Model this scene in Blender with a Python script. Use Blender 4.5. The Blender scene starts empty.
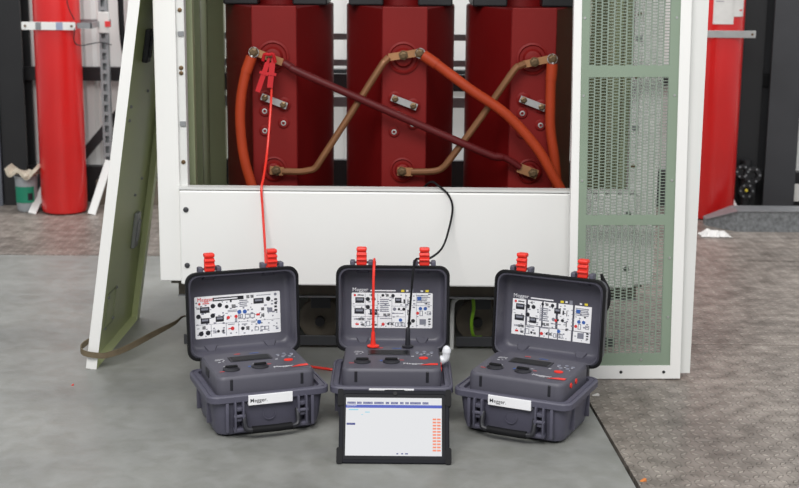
import bpy, bmesh, math, random
from mathutils import Vector, Matrix
random.seed(7)
C = bpy.context.scene
COL = C.collection
R = math.radians

# ------------------------------------------------------------------ camera
FPX = 1400.0
cam_d = bpy.data.cameras.new('camera')
cam = bpy.data.objects.new('camera', cam_d); COL.objects.link(cam)
cam_d.sensor_fit = 'HORIZONTAL'; cam_d.sensor_width = 36.0
cam_d.lens = FPX * 36.0 / 799.0
cam.matrix_world = Matrix.Translation((0, 0, 1.5)) @ Matrix.Rotation(R(90 - 12.25), 4, 'X') @ Matrix.Rotation(R(0.5), 4, 'Z')
cam_d.dof.use_dof = True
cam_d.dof.focus_distance = 4.35
cam_d.dof.aperture_fstop = 5.0
cam_d.clip_end = 200
C.camera = cam

# ------------------------------------------------------------------ world and light
w = bpy.data.worlds.new('world'); C.world = w; w.use_nodes = True
bg = w.node_tree.nodes['Background']
bg.inputs[0].default_value = (0.93, 0.96, 1.0, 1); bg.inputs[1].default_value = 0.55

def area(name, loc, target, sx, sy, power, color=(1, 1, 1)):
    d = bpy.data.lights.new(name, 'AREA'); d.shape = 'RECTANGLE'; d.size = sx; d.size_y = sy
    d.energy = power; d.color = color
    o = bpy.data.objects.new(name, d); COL.objects.link(o); o.location = loc
    o.rotation_euler = (Vector(target) - Vector(loc)).to_track_quat('-Z', 'Y').to_euler()
    return o
area('hall_lamp_front', (-1.0, -0.2, 5.0), (0, 4.9, 0.3), 4.5, 3.0, 405, (1.0, 0.98, 0.965))
area('hall_lamp_rear', (0.0, 7.0, 4.6), (0, 7.4, 0), 7.0, 1.2, 210, (0.98, 0.98, 1.0))
area('hall_lamp_side', (4.5, 2.6, 4.6), (0.6, 5.0, 0.2), 3.0, 3.0, 75, (1, 0.99, 0.97))

vs = C.view_settings
vs.view_transform = 'Standard'; vs.look = 'None'; vs.exposure = 0.0; vs.gamma = 1.0; vs.use_curve_mapping = False

# ------------------------------------------------------------------ materials
def lin(c):
    return tuple(((v / 255) / 12.92 if v / 255 <= 0.04045 else ((v / 255 + 0.055) / 1.055) ** 2.4) for v in c)
MATS = {}
def mat(name, rgb, rough=0.5, metal=0.0, var=0.06, scale=8.0, bump=0.0, bscale=60.0, spec=0.5, coat=0.0, emit=None):
    m = bpy.data.materials.new(name); m.use_nodes = True
    nt = m.node_tree; b = nt.nodes['Principled BSDF']
    c = lin(rgb)
    tc = nt.nodes.new('ShaderNodeTexCoord')
    n = nt.nodes.new('ShaderNodeTexNoise'); n.inputs['Scale'].default_value = scale; n.inputs['Detail'].default_value = 5
    nt.links.new(tc.outputs['Object'], n.inputs['Vector'])
    r = nt.nodes.new('ShaderNodeValToRGB')
    r.color_ramp.elements[0].position = 0.3; r.color_ramp.elements[1].position = 0.7
    r.color_ramp.elements[0].color = (*[v * (1 - var) for v in c], 1)
    r.color_ramp.elements[1].color = (*[min(1, v * (1 + var)) for v in c], 1)
    nt.links.new(n.outputs['Fac'], r.inputs['Fac']); nt.links.new(r.outputs['Color'], b.inputs['Base Color'])
    b.inputs['Roughness'].default_value = rough; b.inputs['Metallic'].default_value = metal
    b.inputs['Specular IOR Level'].default_value = spec
    if coat: b.inputs['Coat Weight'].default_value = coat; b.inputs['Coat Roughness'].default_value = 0.15
    if bump:
        n2 = nt.nodes.new('ShaderNodeTexNoise'); n2.inputs['Scale'].default_value = bscale
        nt.links.new(tc.outputs['Object'], n2.inputs['Vector'])
        bp = nt.nodes.new('ShaderNodeBump'); bp.inputs['Strength'].default_value = bump; bp.inputs['Distance'].default_value = 0.01
        nt.links.new(n2.outputs['Fac'], bp.inputs['Height']); nt.links.new(bp.outputs['Normal'], b.inputs['Normal'])
    if emit:
        nt.links.remove(b.inputs['Base Color'].links[0]); b.inputs['Base Color'].default_value = (0.01, 0.01, 0.012, 1)
        b.inputs['Emission Color'].default_value = (*c, 1); b.inputs['Emission Strength'].default_value = emit
    MATS[name] = m
    return m

M_white = mat('white_paint', (229, 229, 226), 0.42, var=0.015, scale=3)
M_offwhite = mat('off_white_paint', (212, 213, 210), 0.45, var=0.02, scale=3)
M_green = mat('green_paint', (128, 144, 126), 0.5, var=0.04, scale=3)
M_olive = mat('olive_paint', (182, 190, 142), 0.34, var=0.06, scale=2.5, spec=0.6)
M_mesh = mat('mesh_paint', (126, 139, 126), 0.5, var=0.04, scale=3)
M_cabgreen = mat('cabinet_green_paint', (142, 150, 118), 0.5, var=0.08, scale=4)
M_coil = mat('coil_red_resin', (104, 10, 11), 0.5, spec=0.25, var=0.06, scale=5, bump=0.03, bscale=40)
M_rod = mat('maroon_sleeve', (84, 18, 20), 0.5, spec=0.3, var=0.1, scale=9)
M_cable = mat('orange_red_sheath', (158, 56, 26), 0.55, spec=0.25, var=0.08, scale=9)
M_brass = mat('bare_copper', (170, 124, 86), 0.42, 0.5, var=0.12, scale=14)
M_copper = mat('brown_copper_tube', (124, 84, 54), 0.45, 0.3, var=0.14, scale=12)
M_alu = mat('aluminium', (196, 196, 194), 0.35, 0.85, var=0.06, scale=20)
M_bolt = mat('dull_bolt', (110, 90, 66), 0.4, 0.7, var=0.15, scale=40)
M_zinc = mat('zinc_steel', (150, 152, 154), 0.42, 0.6, var=0.1, scale=18)
M_galv = mat('galvanised_steel', (128, 131, 133), 0.5, 0.2, var=0.35, scale=60)
M_steel = mat('dark_steel', (38, 38, 40), 0.5, 0.2, var=0.15, scale=6)
M_black = mat('black_paint', (24, 25, 27), 0.45, var=0.15, scale=5)
M_graysteel = mat('charcoal_paint', (56, 57, 60), 0.5, 0.1, var=0.12, scale=4)
M_bluegrey = mat('blue_grey_paint', (92, 96, 104), 0.5, var=0.08, scale=4)
M_under = mat('undercarriage_grey', (104, 96, 84), 0.6, 0.1, var=0.2, scale=12)
M_cyl = mat('cylinder_red', (208, 30, 30), 0.3, var=0.05, scale=4, coat=0.3)
M_case = mat('case_grey_plastic', (81, 80, 94), 0.5, var=0.06, scale=14, bump=0.06, bscale=260)
M_caselid = mat('lid_grey_plastic', (79, 78, 89), 0.42, var=0.1, scale=9, bump=0.05, bscale=260)
M_panel = mat('panel_grey', (80, 79, 89), 0.5, var=0.04, scale=10)
M_dark = mat('dark_plastic', (34, 34, 40), 0.45, var=0.12, scale=12)
M_rubber = mat('black_rubber', (20, 20, 22), 0.65, var=0.15, scale=12, spec=0.2)
M_shell = mat('tablet_shell', (24, 25, 31), 0.7, var=0.1, scale=12, spec=0.2)
M_lcd = mat('display_glass', (16, 17, 19), 0.4, var=0.05, scale=6, spec=0.15)
M_redp = mat('red_plastic', (228, 48, 34), 0.42, var=0.05, scale=20)
M_clip = mat('crimson_plastic', (178, 22, 30), 0.5, var=0.05, scale=20, spec=0.3)
M_redlead = mat('red_lead_pvc', (224, 52, 40), 0.4, var=0.05, scale=20)
M_label = mat('white_label', (238, 238, 240), 0.45, var=0.01, scale=10)
M_ink = mat('black_ink', (28, 28, 36), 0.5, var=0.05, scale=20)
M_inkgrey = mat('grey_ink', (128, 130, 142), 0.5, var=0.05, scale=20)
M_inkblue = mat('blue_ink', (54, 96, 170), 0.5, var=0.05, scale=20)
M_inkred = mat('red_ink', (214, 50, 52), 0.5, var=0.05, scale=20)
M_inkyel = mat('yellow_ink', (226, 206, 60), 0.5, var=0.05, scale=20)
M_wprint = mat('white_print', (232, 232, 236), 0.5, var=0.02, scale=20)
M_strap = mat('brown_webbing', (104, 92, 72), 0.8, var=0.14, scale=40, bump=0.2, bscale=300)
M_bucket = mat('grey_bucket_plastic', (160, 166, 170), 0.4, var=0.06, scale=8)
M_blabel = mat('green_label', (22, 130, 100), 0.5, var=0.06, scale=14)
M_rag = mat('beige_cloth', (192, 182, 164), 0.85, var=0.1, scale=20, bump=0.3, bscale=90)
M_paper = mat('paper', (216, 214, 210), 0.7, var=0.06, scale=20)
M_gy = mat('green_yellow_sheath', (132, 186, 40), 0.45, var=0.2, scale=14)
M_clear = mat('white_translucent_plastic', (226, 228, 232), 0.3, var=0.03, scale=10)
M_scr = mat('screen_white', (226, 227, 229), 0.45, var=0.0, spec=0.2, emit=0.95)
M_bezel = mat('bezel_glass', (16, 17, 22), 0.5, var=0.05, spec=0.15)
M_scrblue = mat('screen_blue', (64, 84, 184), 0.45, var=0.0, spec=0.2, emit=0.95)
M_scrnavy = mat('screen_navy', (48, 58, 130), 0.45, var=0.0, spec=0.2, emit=0.95)
M_scrorange = mat('screen_orange', (244, 138, 104), 0.45, var=0.0, spec=0.2, emit=0.95)
M_scrcyan = mat('screen_cyan', (140, 210, 228), 0.45, var=0.0, spec=0.2, emit=0.95)
M_leaf = mat('orange_scrap', (206, 124, 62), 0.7, var=0.1, scale=30)
M_strapblue = mat('blue_grey_sticker', (150, 160, 184), 0.5, var=0.05, scale=20)

def node(nt, t, **kw):
    n = nt.nodes.new(t)
    for k, v in kw.items(): setattr(n, k, v)
    return n
def mth(nt, op, a, b=None, clamp=False):
    n = nt.nodes.new('ShaderNodeMath'); n.operation = op; n.use_clamp = clamp
    for i, v in enumerate((a, b)):
        if v is None: continue
        if isinstance(v, (int, float)): n.inputs[i].default_value = v
        else: nt.links.new(v, n.inputs[i])
    return n.outputs[0]

def floor_smooth():
    m = bpy.data.materials.new('painted_floor'); m.use_nodes = True; nt = m.node_tree; b = nt.nodes['Principled BSDF']
    tc = node(nt, 'ShaderNodeTexCoord')
    n1 = node(nt, 'ShaderNodeTexNoise'); n1.inputs['Scale'].default_value = 1.6; n1.inputs['Detail'].default_value = 8; n1.inputs['Roughness'].default_value = 0.62
    n2 = node(nt, 'ShaderNodeTexNoise'); n2.inputs['Scale'].default_value = 13; n2.inputs['Detail'].default_value = 7; n2.inputs['Distortion'].default_value = 0.6
    n3 = node(nt, 'ShaderNodeTexNoise'); n3.inputs['Scale'].default_value = 70; n3.inputs['Detail'].default_value = 3
    for n in (n1, n2, n3): nt.links.new(tc.outputs['Object'], n.inputs['Vector'])
    r = node(nt, 'ShaderNodeValToRGB'); e = r.color_ramp.elements
    e[0].position = 0.32; e[0].color = (*lin((116, 117, 114)), 1); e[1].position = 0.68; e[1].color = (*lin((140, 141, 137)), 1)
    nt.links.new(n1.outputs['Fac'], r.inputs['Fac'])
    r2 = node(nt, 'ShaderNodeValToRGB'); e = r2.color_ramp.elements
    e[0].position = 0.36; e[0].color = (0.86, 0.86, 0.83, 1); e[1].position = 0.62; e[1].color = (1.05, 1.05, 1.05, 1)
    nt.links.new(n2.outputs['Fac'], r2.inputs['Fac'])
    mx = node(nt, 'ShaderNodeMix', data_type='RGBA', blend_type='MULTIPLY'); mx.inputs[0].default_value = 0.8
    nt.links.new(r.outputs[0], mx.inputs[6]); nt.links.new(r2.outputs[0], mx.inputs[7])
    nt.links.new(mx.outputs[2], b.inputs['Base Color'])
    rr = node(nt, 'ShaderNodeMapRange'); rr.inputs['To Min'].default_value = 0.34; rr.inputs['To Max'].default_value = 0.6
    nt.links.new(n2.outputs['Fac'], rr.inputs['Value']); nt.links.new(rr.outputs[0], b.inputs['Roughness'])
    bp = node(nt, 'ShaderNodeBump'); bp.inputs['Strength'].default_value = 0.12; bp.inputs['Distance'].default_value = 0.004
    nt.links.new(n3.outputs['Fac'], bp.inputs['Height']); nt.links.new(bp.outputs[0], b.inputs['Normal'])
    return m
def floor_tread():
    m = bpy.data.materials.new('checker_plate'); m.use_nodes = True; nt = m.node_tree; b = nt.nodes['Principled BSDF']
    tc = node(nt, 'ShaderNodeTexCoord'); sp = node(nt, 'ShaderNodeSeparateXYZ'); nt.links.new(tc.outputs['Object'], sp.inputs[0])
    S = 0.035
    x = mth(nt, 'DIVIDE', sp.outputs[0], S); y = mth(nt, 'DIVIDE', sp.outputs[1], S)
    fx = mth(nt, 'FLOOR', x); fy = mth(nt, 'FLOOR', y)
    par = mth(nt, 'FLOORED_MODULO', mth(nt, 'ADD', fx, fy), 2.0)
    u = mth(nt, 'SUBTRACT', mth(nt, 'FRACT', x), 0.5); v = mth(nt, 'SUBTRACT', mth(nt, 'FRACT', y), 0.5)
    a = mth(nt, 'ABSOLUTE', mth(nt, 'ADD', u, v)); c = mth(nt, 'ABSOLUTE', mth(nt, 'SUBTRACT', u, v))
    lo = mth(nt, 'ADD', mth(nt, 'MULTIPLY', a, par), mth(nt, 'MULTIPLY', c, mth(nt, 'SUBTRACT', 1.0, par)))
    sh = mth(nt, 'ADD', mth(nt, 'MULTIPLY', c, par), mth(nt, 'MULTIPLY', a, mth(nt, 'SUBTRACT', 1.0, par)))
    d = mth(nt, 'SUBTRACT', 1.0, mth(nt, 'ADD', mth(nt, 'DIVIDE', lo, 0.80), mth(nt, 'DIVIDE', sh, 0.32)))
    h = mth(nt, 'MULTIPLY', d, 3.0, True)
    n1 = node(nt, 'ShaderNodeTexNoise'); n1.inputs['Scale'].default_value = 1.8; n1.inputs['Detail'].default_value = 9; n1.inputs['Roughness'].default_value = 0.65
    n2 = node(nt, 'ShaderNodeTexNoise'); n2.inputs['Scale'].default_value = 14; n2.inputs['Detail'].default_value = 6
    for n in (n1, n2): nt.links.new(tc.outputs['Object'], n.inputs['Vector'])
    r = node(nt, 'ShaderNodeValToRGB'); e = r.color_ramp.elements
    e[0].position = 0.3; e[0].color = (*lin((106, 99, 93)), 1); e[1].position = 0.7; e[1].color = (*lin((152, 143, 135)), 1)
    nt.links.new(n1.outputs['Fac'], r.inputs['Fac'])
    r2 = node(nt, 'ShaderNodeValToRGB'); e = r2.color_ramp.elements
    e[0].position = 0.35; e[0].color = (0.64, 0.63, 0.61, 1); e[1].position = 0.66; e[1].color = (1.2, 1.2, 1.2, 1)
    nt.links.new(n2.outputs['Fac'], r2.inputs['Fac'])
    mx = node(nt, 'ShaderNodeMix', data_type='RGBA', blend_type='MULTIPLY'); mx.inputs[0].default_value = 1
    nt.links.new(r.outputs[0], mx.inputs[6]); nt.links.new(r2.outputs[0], mx.inputs[7])
    mw = node(nt, 'ShaderNodeMix', data_type='RGBA'); mw.inputs[7].default_value = (*lin((190, 181, 170)), 1)  # raised treads paler: wear plus highlights painted into the colour
    nt.links.new(mth(nt, 'MULTIPLY', h, mth(nt, 'MULTIPLY', mth(nt, 'SUBTRACT', n2.outputs['Fac'], 0.28), 1.5, True)), mw.inputs[0]); nt.links.new(mx.outputs[2], mw.inputs[6])
    # scuffed pale streaks across the plates
    mp = node(nt, 'ShaderNodeMapping'); mp.inputs['Scale'].default_value = (1.2, 7, 1); nt.links.new(tc.outputs['Object'], mp.inputs[0])
    n3 = node(nt, 'ShaderNodeTexNoise'); n3.inputs['Scale'].default_value = 1.4; n3.inputs['Detail'].default_value = 9; n3.inputs['Roughness'].default_value = 0.7
    nt.links.new(mp.outputs[0], n3.inputs['Vector'])
    st = node(nt, 'ShaderNodeValToRGB'); e = st.color_ramp.elements; e[0].position = 0.6; e[1].position = 0.75
    e[0].color = (0, 0, 0, 1); e[1].color = (0.55, 0.55, 0.55, 1); nt.links.new(n3.outputs['Fac'], st.inputs['Fac'])
    mv = node(nt, 'ShaderNodeMix', data_type='RGBA'); mv.inputs[7].default_value = (*lin((196, 190, 182)), 1)
    nt.links.new(st.outputs[0], mv.inputs[0]); nt.links.new(mw.outputs[2], mv.inputs[6])
    nt.links.new(mv.outputs[2], b.inputs['Base Color'])
    b.inputs['Roughness'].default_value = 0.42; b.inputs['Metallic'].default_value = 0.15
    bp = node(nt, 'ShaderNodeBump'); bp.inputs['Strength'].default_value = 0.9; bp.inputs['Distance'].default_value = 0.009
    nt.links.new(h, bp.inputs['Height']); nt.links.new(bp.outputs[0], b.inputs['Normal'])
    return m
M_floor = floor_smooth(); M_tread = floor_tread()

# ------------------------------------------------------------------ mesh helpers
def rrect(hx, hy, r, n=5, cx=0, cy=0):
    r = max(1e-4, min(r, hx - 1e-4, hy - 1e-4)); pts = []
    for (sx, sy, a0) in ((1, 1, 0), (-1, 1, 90), (-1, -1, 180), (1, -1, 270)):
        for i in range(n + 1):
            a = R(a0 + 90 * i / n)
            pts.append((cx + sx * (hx - r) + r * math.cos(a), cy + sy * (hy - r) + r * math.sin(a)))
    return pts
def smooth_path(pts, sub=8):
    P = [Vector(p) for p in pts]
    if len(P) < 3: return P
    out = []
    for i in range(len(P) - 1):
        p0 = P[i - 1] if i else P[0] * 2 - P[1]; p1 = P[i]; p2 = P[i + 1]
        p3 = P[i + 2] if i + 2 < len(P) else P[-1] * 2 - P[-2]
        for k in range(sub):
            t = k / sub
            out.append(0.5 * ((2 * p1) + (p2 - p0) * t + (2 * p0 - 5 * p1 + 4 * p2 - p3) * t * t + (3 * p1 - p0 - 3 * p2 + p3) * t ** 3))
    out.append(P[-1]); return out

class MB:
    def __init__(s, T=None): s.bm = bmesh.new(); s.T = T or Matrix()
    def v(s, p): return s.bm.verts.new(s.T @ Vector(p))
    def face(s, vs):
        try: return s.bm.faces.new(vs)
        except ValueError: return None
    def loft(s, rings, cap0=True, cap1=True, closed=True):
        V = [[s.v(p) for p in r] for r in rings]; n = len(V[0])
        for a, b in zip(V[:-1], V[1:]):
            for i in range(n if closed else n - 1):
                j = (i + 1) % n; s.face((a[i], a[j], b[j], b[i]))
        if cap0: s.face(V[0][::-1])
        if cap1: s.face(V[-1])
        return s
    def box(s, x0, x1, y0, y1, z0, z1, bev=0.0):
        if bev <= 0:
            q = [(x0, y0), (x1, y0), (x1, y1), (x0, y1)]
            return s.loft([[(x, y, z0) for x, y in q], [(x, y, z1) for x, y in q]])
        hx, hy, cx, cy = (x1 - x0) / 2, (y1 - y0) / 2, (x0 + x1) / 2, (y0 + y1) / 2
        b = min(bev, hx * .9, hy * .9, (z1 - z0) * .45)
        f = lambda i, z: [(x, y, z) for x, y in rrect(hx - i, hy - i, max(b - i, b * .3), 2, cx, cy)]
        return s.loft([f(b, z0), f(b * .3, z0 + b * .3), f(0, z0 + b), f(0, z1 - b), f(b * .3, z1 - b * .3), f(b, z1)])
    def obox(s, p0, p1, wx, wy, up=(0, 0, 1)):
        """square bar from p0 to p1"""
        p0, p1 = Vector(p0), Vector(p1); d = (p1 - p0).normalized(); u = Vector(up)
        a = d.cross(u); a = a.normalized() if a.length > 1e-4 else Vector((1, 0, 0)); b = a.cross(d).normalized()
        ring = lambda p: [p + a * sx * wx / 2 + b * sy * wy / 2 for sx, sy in ((-1, -1), (1, -1), (1, 1), (-1, 1))]
        return s.loft([ring(p0), ring(p1)])
    def tube(s, pts, r, n=10, sub=8, smooth=True):
        P = smooth_path(pts, sub) if smooth else [Vector(p) for p in pts]
        rr = r if callable(r) else (lambda t: r)
        t0 = (P[1] - P[0]).normalized(); a = t0.orthogonal().normalized(); rings = []
        for i, p in enumerate(P):
            t = (P[min(i + 1, len(P) - 1)] - P[max(i - 1, 0)]).normalized()
            a = (a - t * a.dot(t)); a = a.normalized() if a.length > 1e-6 else t.orthogonal().normalized()
            b = t.cross(a); rad = rr(i / (len(P) - 1))
            rings.append([p + a * rad * math.cos(2 * math.pi * k / n) + b * rad * math.sin(2 * math.pi * k / n) for k in range(n)])
        return s.loft(rings)
    def ribbon(s, pts, wd, th, sub=8):
        """flat strap; wd = list of half-width vectors per point"""
        P = smooth_path(pts, sub); W = smooth_path(wd, sub); rings = []
        for i, p in enumerate(P):
            t = (P[min(i + 1, len(P) - 1)] - P[max(i - 1, 0)]).normalized(); h = W[i]
            nn = t.cross(h).normalized() * th / 2
            rings.append([p + h + nn, p - h + nn, p - h - nn, p + h - nn])
        return s.loft(rings)
    def cyl(s, p0, p1, r, r1=None, n=20, bev=0.0):
        p0, p1 = Vector(p0), Vector(p1); d = (p1 - p0).normalized(); a = d.orthogonal().normalized(); b = d.cross(a)
        r1 = r if r1 is None else r1
        ring = lambda p, q: [p + a * q * math.cos(2 * math.pi * k / n) + b * q * math.sin(2 * math.pi * k / n) for k in range(n)]
        if bev: return s.loft([ring(p0, r), ring(p1 - d * bev, r1), ring(p1, r1 - bev)])
        return s.loft([ring(p0, r), ring(p1, r1)])
    def lathe(s, p, axis, prof, n=24, caps=True):
        p = Vector(p); d = Vector(axis).normalized(); a = d.orthogonal().normalized(); b = d.cross(a)
        return s.loft([[p + d * h + a * q * math.cos(2 * math.pi * k / n) + b * q * math.sin(2 * math.pi * k / n) for k in range(n)] for q, h in prof], caps, caps)
    def rect(s, x0, x1, y0, y1, z=0):
        s.face([s.v((x0, y0, z)), s.v((x1, y0, z)), s.v((x1, y1, z)), s.v((x0, y1, z))]); return s
    def disc(s, x, y, r, z=0, n=12):
        s.face([s.v((x + r * math.cos(2 * math.pi * k / n), y + r * math.sin(2 * math.pi * k / n), z)) for k in range(n)]); return s
    def text(s, body, size, x, y, z=0, bold=0.0, shear=0.0):
        cu = bpy.data.curves.new('lettering', 'FONT'); cu.body = body; cu.size = size; cu.offset = bold; cu.shear = shear
        cu.resolution_u = 2
        o = bpy.data.objects.new('lettering', cu); COL.objects.link(o)
        dg = bpy.context.evaluated_depsgraph_get(); dg.update()
        me = bpy.data.meshes.new_from_object(o.evaluated_get(dg))
        vs_ = [s.v((v.co.x + x, v.co.y + y, z)) for v in me.vertices]
        for p in me.polygons: s.face([vs_[i] for i in p.vertices])
        bpy.data.objects.remove(o); bpy.data.curves.remove(cu); bpy.data.meshes.remove(me)
        return s
    def build(s, name, m, parent=None, smooth=True, local=False, label=None, keep=False):
        bmesh.ops.recalc_face_normals(s.bm, faces=s.bm.faces[:])
        me = bpy.data.meshes.new(name); o = bpy.data.objects.new(name, me)
        if parent is not None:
            if not local: bmesh.ops.transform(s.bm, matrix=WORLD[parent.name].inverted(), verts=s.bm.verts[:])
            o.parent = parent
            WORLD[o.name] = WORLD[parent.name]
        else:
            mat_ = Matrix()
            if not keep:
                co = [v.co for v in s.bm.verts]
                lo = [min(c[i] for c in co) for i in range(3)]; hi = [max(c[i] for c in co) for i in range(3)]
                mat_ = Matrix.Translation(((lo[0] + hi[0]) / 2, (lo[1] + hi[1]) / 2, lo[2]))
                bmesh.ops.transform(s.bm, matrix=mat_.inverted(), verts=s.bm.verts[:])
                o.matrix_world = mat_
            WORLD[o.name] = mat_
        s.bm.to_mesh(me); s.bm.free()
        if smooth:
            for p in me.polygons: p.use_smooth = True
            try: me.set_sharp_from_angle(angle=R(35))
            except Exception: pass
        me.materials.append(m); COL.objects.link(o)
        if label: o['label'] = label
        return o
WORLD = {}
def thing(name, label, cat, loc=(0, 0, 0), rotz=0.0, group=None):
    o = bpy.data.objects.new(name, None); COL.objects.link(o); o.empty_display_size = 0.05
    M = Matrix.Translation(loc) @ Matrix.Rotation(rotz, 4, 'Z'); o.matrix_world = M; WORLD[o.name] = M
    o['label'] = label; o['category'] = cat
    if group: o['group'] = group
    return o
def tag(o, label, cat, group=None):
    o['label'] = label; o['category'] = cat
    if group: o['group'] = group
    return o
def struct(o): o['kind'] = 'structure'; return o

# ------------------------------------------------------------------ setting
XL, XR, Y0, YB = -5.0, 5.0, -1.0, 8.3
struct(MB().box(XL, XR, Y0, YB, -0.10, -0.03).build('floor', M_black, smooth=False, keep=True))
def slab(pts, m):
    struct(MB().loft([[(x, y, -0.03) for x, y in pts], [(x, y, 0.0) for x, y in pts]]).build('floor_plate', m, smooth=False, keep=True))
slab([(XL, Y0), (0.925, Y0), (0.615, 4.75), (0.60, 5.05), (0.60, 6.585), (XL, 6.585)], M_floor)
slab([(0.931, Y0), (XR, Y0), (XR, 3.55), (0.694, 3.55)], M_tread)
slab([(0.694, 3.554), (XR, 3.554), (XR, 5.145), (0.606, 5.145), (0.606, 5.05), (0.621, 4.75)], M_tread)
slab([(0.606, 5.149), (XR, 5.149), (XR, 6.585), (0.606, 6.585)], M_tread)
slab([(XL, 6.592), (XR, 6.592), (XR, YB), (XL, YB)], M_tread)

# rear wall of ribbed white sheet
b = MB(); pts = []; x = XL
while x < XR:
    pts += [(x, 8.10), (x + 0.17, 8.10), (x + 0.19, 8.075), (x + 0.23, 8.075), (x + 0.25, 8.10)]; x += 0.25
ring = lambda z: [(px, py, z) for px, py in pts] + [(XR, 8.25, z), (XL, 8.25, z)]
b.loft([ring(0), ring(3.4)])
struct(b.build('wall_back', M_white, smooth=False, keep=True))
b = MB(); b.box(XL, XR, 8.0, 8.074, 0.70, 0.765); b.box(XL, XR, 8.01, 8.074, 0.765, 0.775)
struct(b.build('trim_1', M_black, smooth=False, keep=True))
struct(MB().box(XL, XR, 8.0, 8.074, 0.0, 0.205).build('baseboard_back', M_steel, smooth=False, keep=True))
# columns (steel sections)
def column(x0, x1, y0, y1, m, web=0.02):
    b = MB(); b.box(x0, x1, y0, y0 + web, 0, 3.4); b.box(x0, x1, y1 - web, y1, 0, 3.4)
    b.box((x0 + x1) / 2 - web / 2, (x0 + x1) / 2 + web / 2, y0 + web, y1 - web, 0, 3.4)
    struct(b.build('steel_column', m, smooth=False, keep=True))
column(-2.255, -2.118, 7.86, 8.06, M_black)
column(2.06, 2.235, 7.82, 8.04, M_graysteel)
column(1.78, 2.03, 7.88, 8.07, M_black)
struct(MB().box(-2.42, -2.262, 7.84, 7.99, 0, 3.4).build('steel_column', M_bluegrey, smooth=False, keep=True))
# galvanised kerb on the right, mitred end towards the cylinder
b = MB()
def kring(x, y0, y1, h): return [(x, y0, 0), (x, y0, h), (x, y1, h), (x, y1, 0)]
b.loft([kring(1.66, 7.46, 7.52, 0.03), kring(1.79, 7.29, 7.42, 0.108), kring(4.2, 7.30, 7.42, 0.108)])
struct(b.build('kerb', M_galv, smooth=False, keep=True))
b = MB(); b.loft([[(1.66, 7.45, .032), (1.66, 7.45, .036), (1.66, 7.53, .036), (1.66, 7.53, .032)],
                  [(1.79, 7.28, .110), (1.79, 7.28, .114), (1.79, 7.44, .114), (1.79, 7.44, .110)],
                  [(4.2, 7.29, .110), (4.2, 7.29, .114), (4.2, 7.44, .114), (4.2, 7.44, .110)]])
struct(b.build('kerb_trim', M_zinc, smooth=False, keep=True))

# ------------------------------------------------------------------ transformer cabinet
YC = 4.84
cab = thing('transformer_cabinet', 'big white metal enclosure with open front holding the red coils', 'cabinet', (-0.005, 5.3, 0))
CX0, CX1, CYB, CT = -0.848, 0.900, 6.02, 2.05
for x0, x1 in ((CX0, -0.771), (0.826, CX1)):      # white outer corner strips
    MB().box(x0, x1, YC - 0.012, YC + 0.035, 0.31, CT, 0.004).build('corner_strip', M_white, cab, smooth=False)
for x0, x1 in ((-0.777, -0.744), (0.800, 0.832)):  # frame posts set back
    MB().box(x0, x1, YC + 0.004, YC + 0.05, 0.30, CT, 0.003).build('front_post', M_offwhite, cab, smooth=False)
fp = MB().box(-0.772, 0.826, YC - 0.03, YC, 0.302, 0.640, 0.006).build('front_panel', M_white, cab, smooth=False)
b = MB(); b.box(-0.772, 0.826, YC - 0.03, YC + 0.02, 0.643, 0.651); b.build('front_panel_lip', M_offwhite, cab, smooth=False)
for x in (-0.748, 0.80):
    for z in (0.372, 0.572):
        MB().lathe((x, YC - 0.03, z), (0, -1, 0), [(0.0095, 0), (0.0095, 0.003), (0.006, 0.005)], 14).build('screw', M_graysteel, fp)
for x in (-0.758, 0.814):
    for z in (1.26, 1.063, 1.045, 0.735):
        MB().lathe((x, YC + 0.004, z), (0, -1, 0), [(0.0075, 0), (0.0075, 0.003), (0.004, 0.004)], 12).build('bolt', M_bolt, cab)
    for z in (1.18, 0.87):
        MB().box(x - 0.008, x + 0.012, YC - 0.002, YC + 0.004, z - 0.008, z + 0.008).build('clip', M_zinc, cab)
for sx, x in ((-1, CX0), (1, CX1)):
    MB().box(min(x, x - sx * 0.018), max(x, x - sx * 0.018), YC + 0.036, CYB, 0.31, CT).build('side_wall', M_white, cab, smooth=False)
    xi = x - sx * 0.0185
    MB().box(min(xi, xi - sx * 0.012), max(xi, xi - sx * 0.012), YC + 0.052, CYB, 0.31, CT).build('inner_wall', M_cabgreen, cab, smooth=False)
    for yy, wd, dp in ((4.98, 0.05, 0.085), (5.22, 0.03, 0.035), (5.55, 0.03, 0.03)):
        x2 = xi - sx * (0.012 + dp); x1 = xi - sx * 0.012
        MB().box(min(x1, x2), max(x1, x2), yy - wd / 2, yy + wd / 2, 0.31, CT, 0.004).build('wall_rib', M_cabgreen, cab, smooth=False)
    x3 = xi - sx * 0.08
    MB().box(min(xi - sx * 0.012, x3), max(xi - sx * 0.012, x3), CYB - 0.06, CYB - 0.002, 0.31, CT).build('rear_post', M_cabgreen, cab, smooth=False)
MB().box(CX0, CX1, YC - 0.012, CYB, CT, CT + 0.03).build('roof', M_white, cab, smooth=False)
MB().box(CX0 + 0.03, CX1 - 0.03, YC + 0.04, CYB - 0.01, 0.29, 0.30).build('bottom_plate', M_under, cab, smooth=False)
for z, h in ((1.085, 0.026), (0.975, 0.026), (0.87, 0.07), (0.80, 0.042), (0.46, 0.11)):   # rear cross rails that show between the coils
    MB().box(CX0 + 0.04, CX1 - 0.04, CYB - 0.04, CYB - 0.004, z, z + h).build('rear_rail', M_graysteel if h > .05 else M_zinc, cab, smooth=False)
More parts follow.
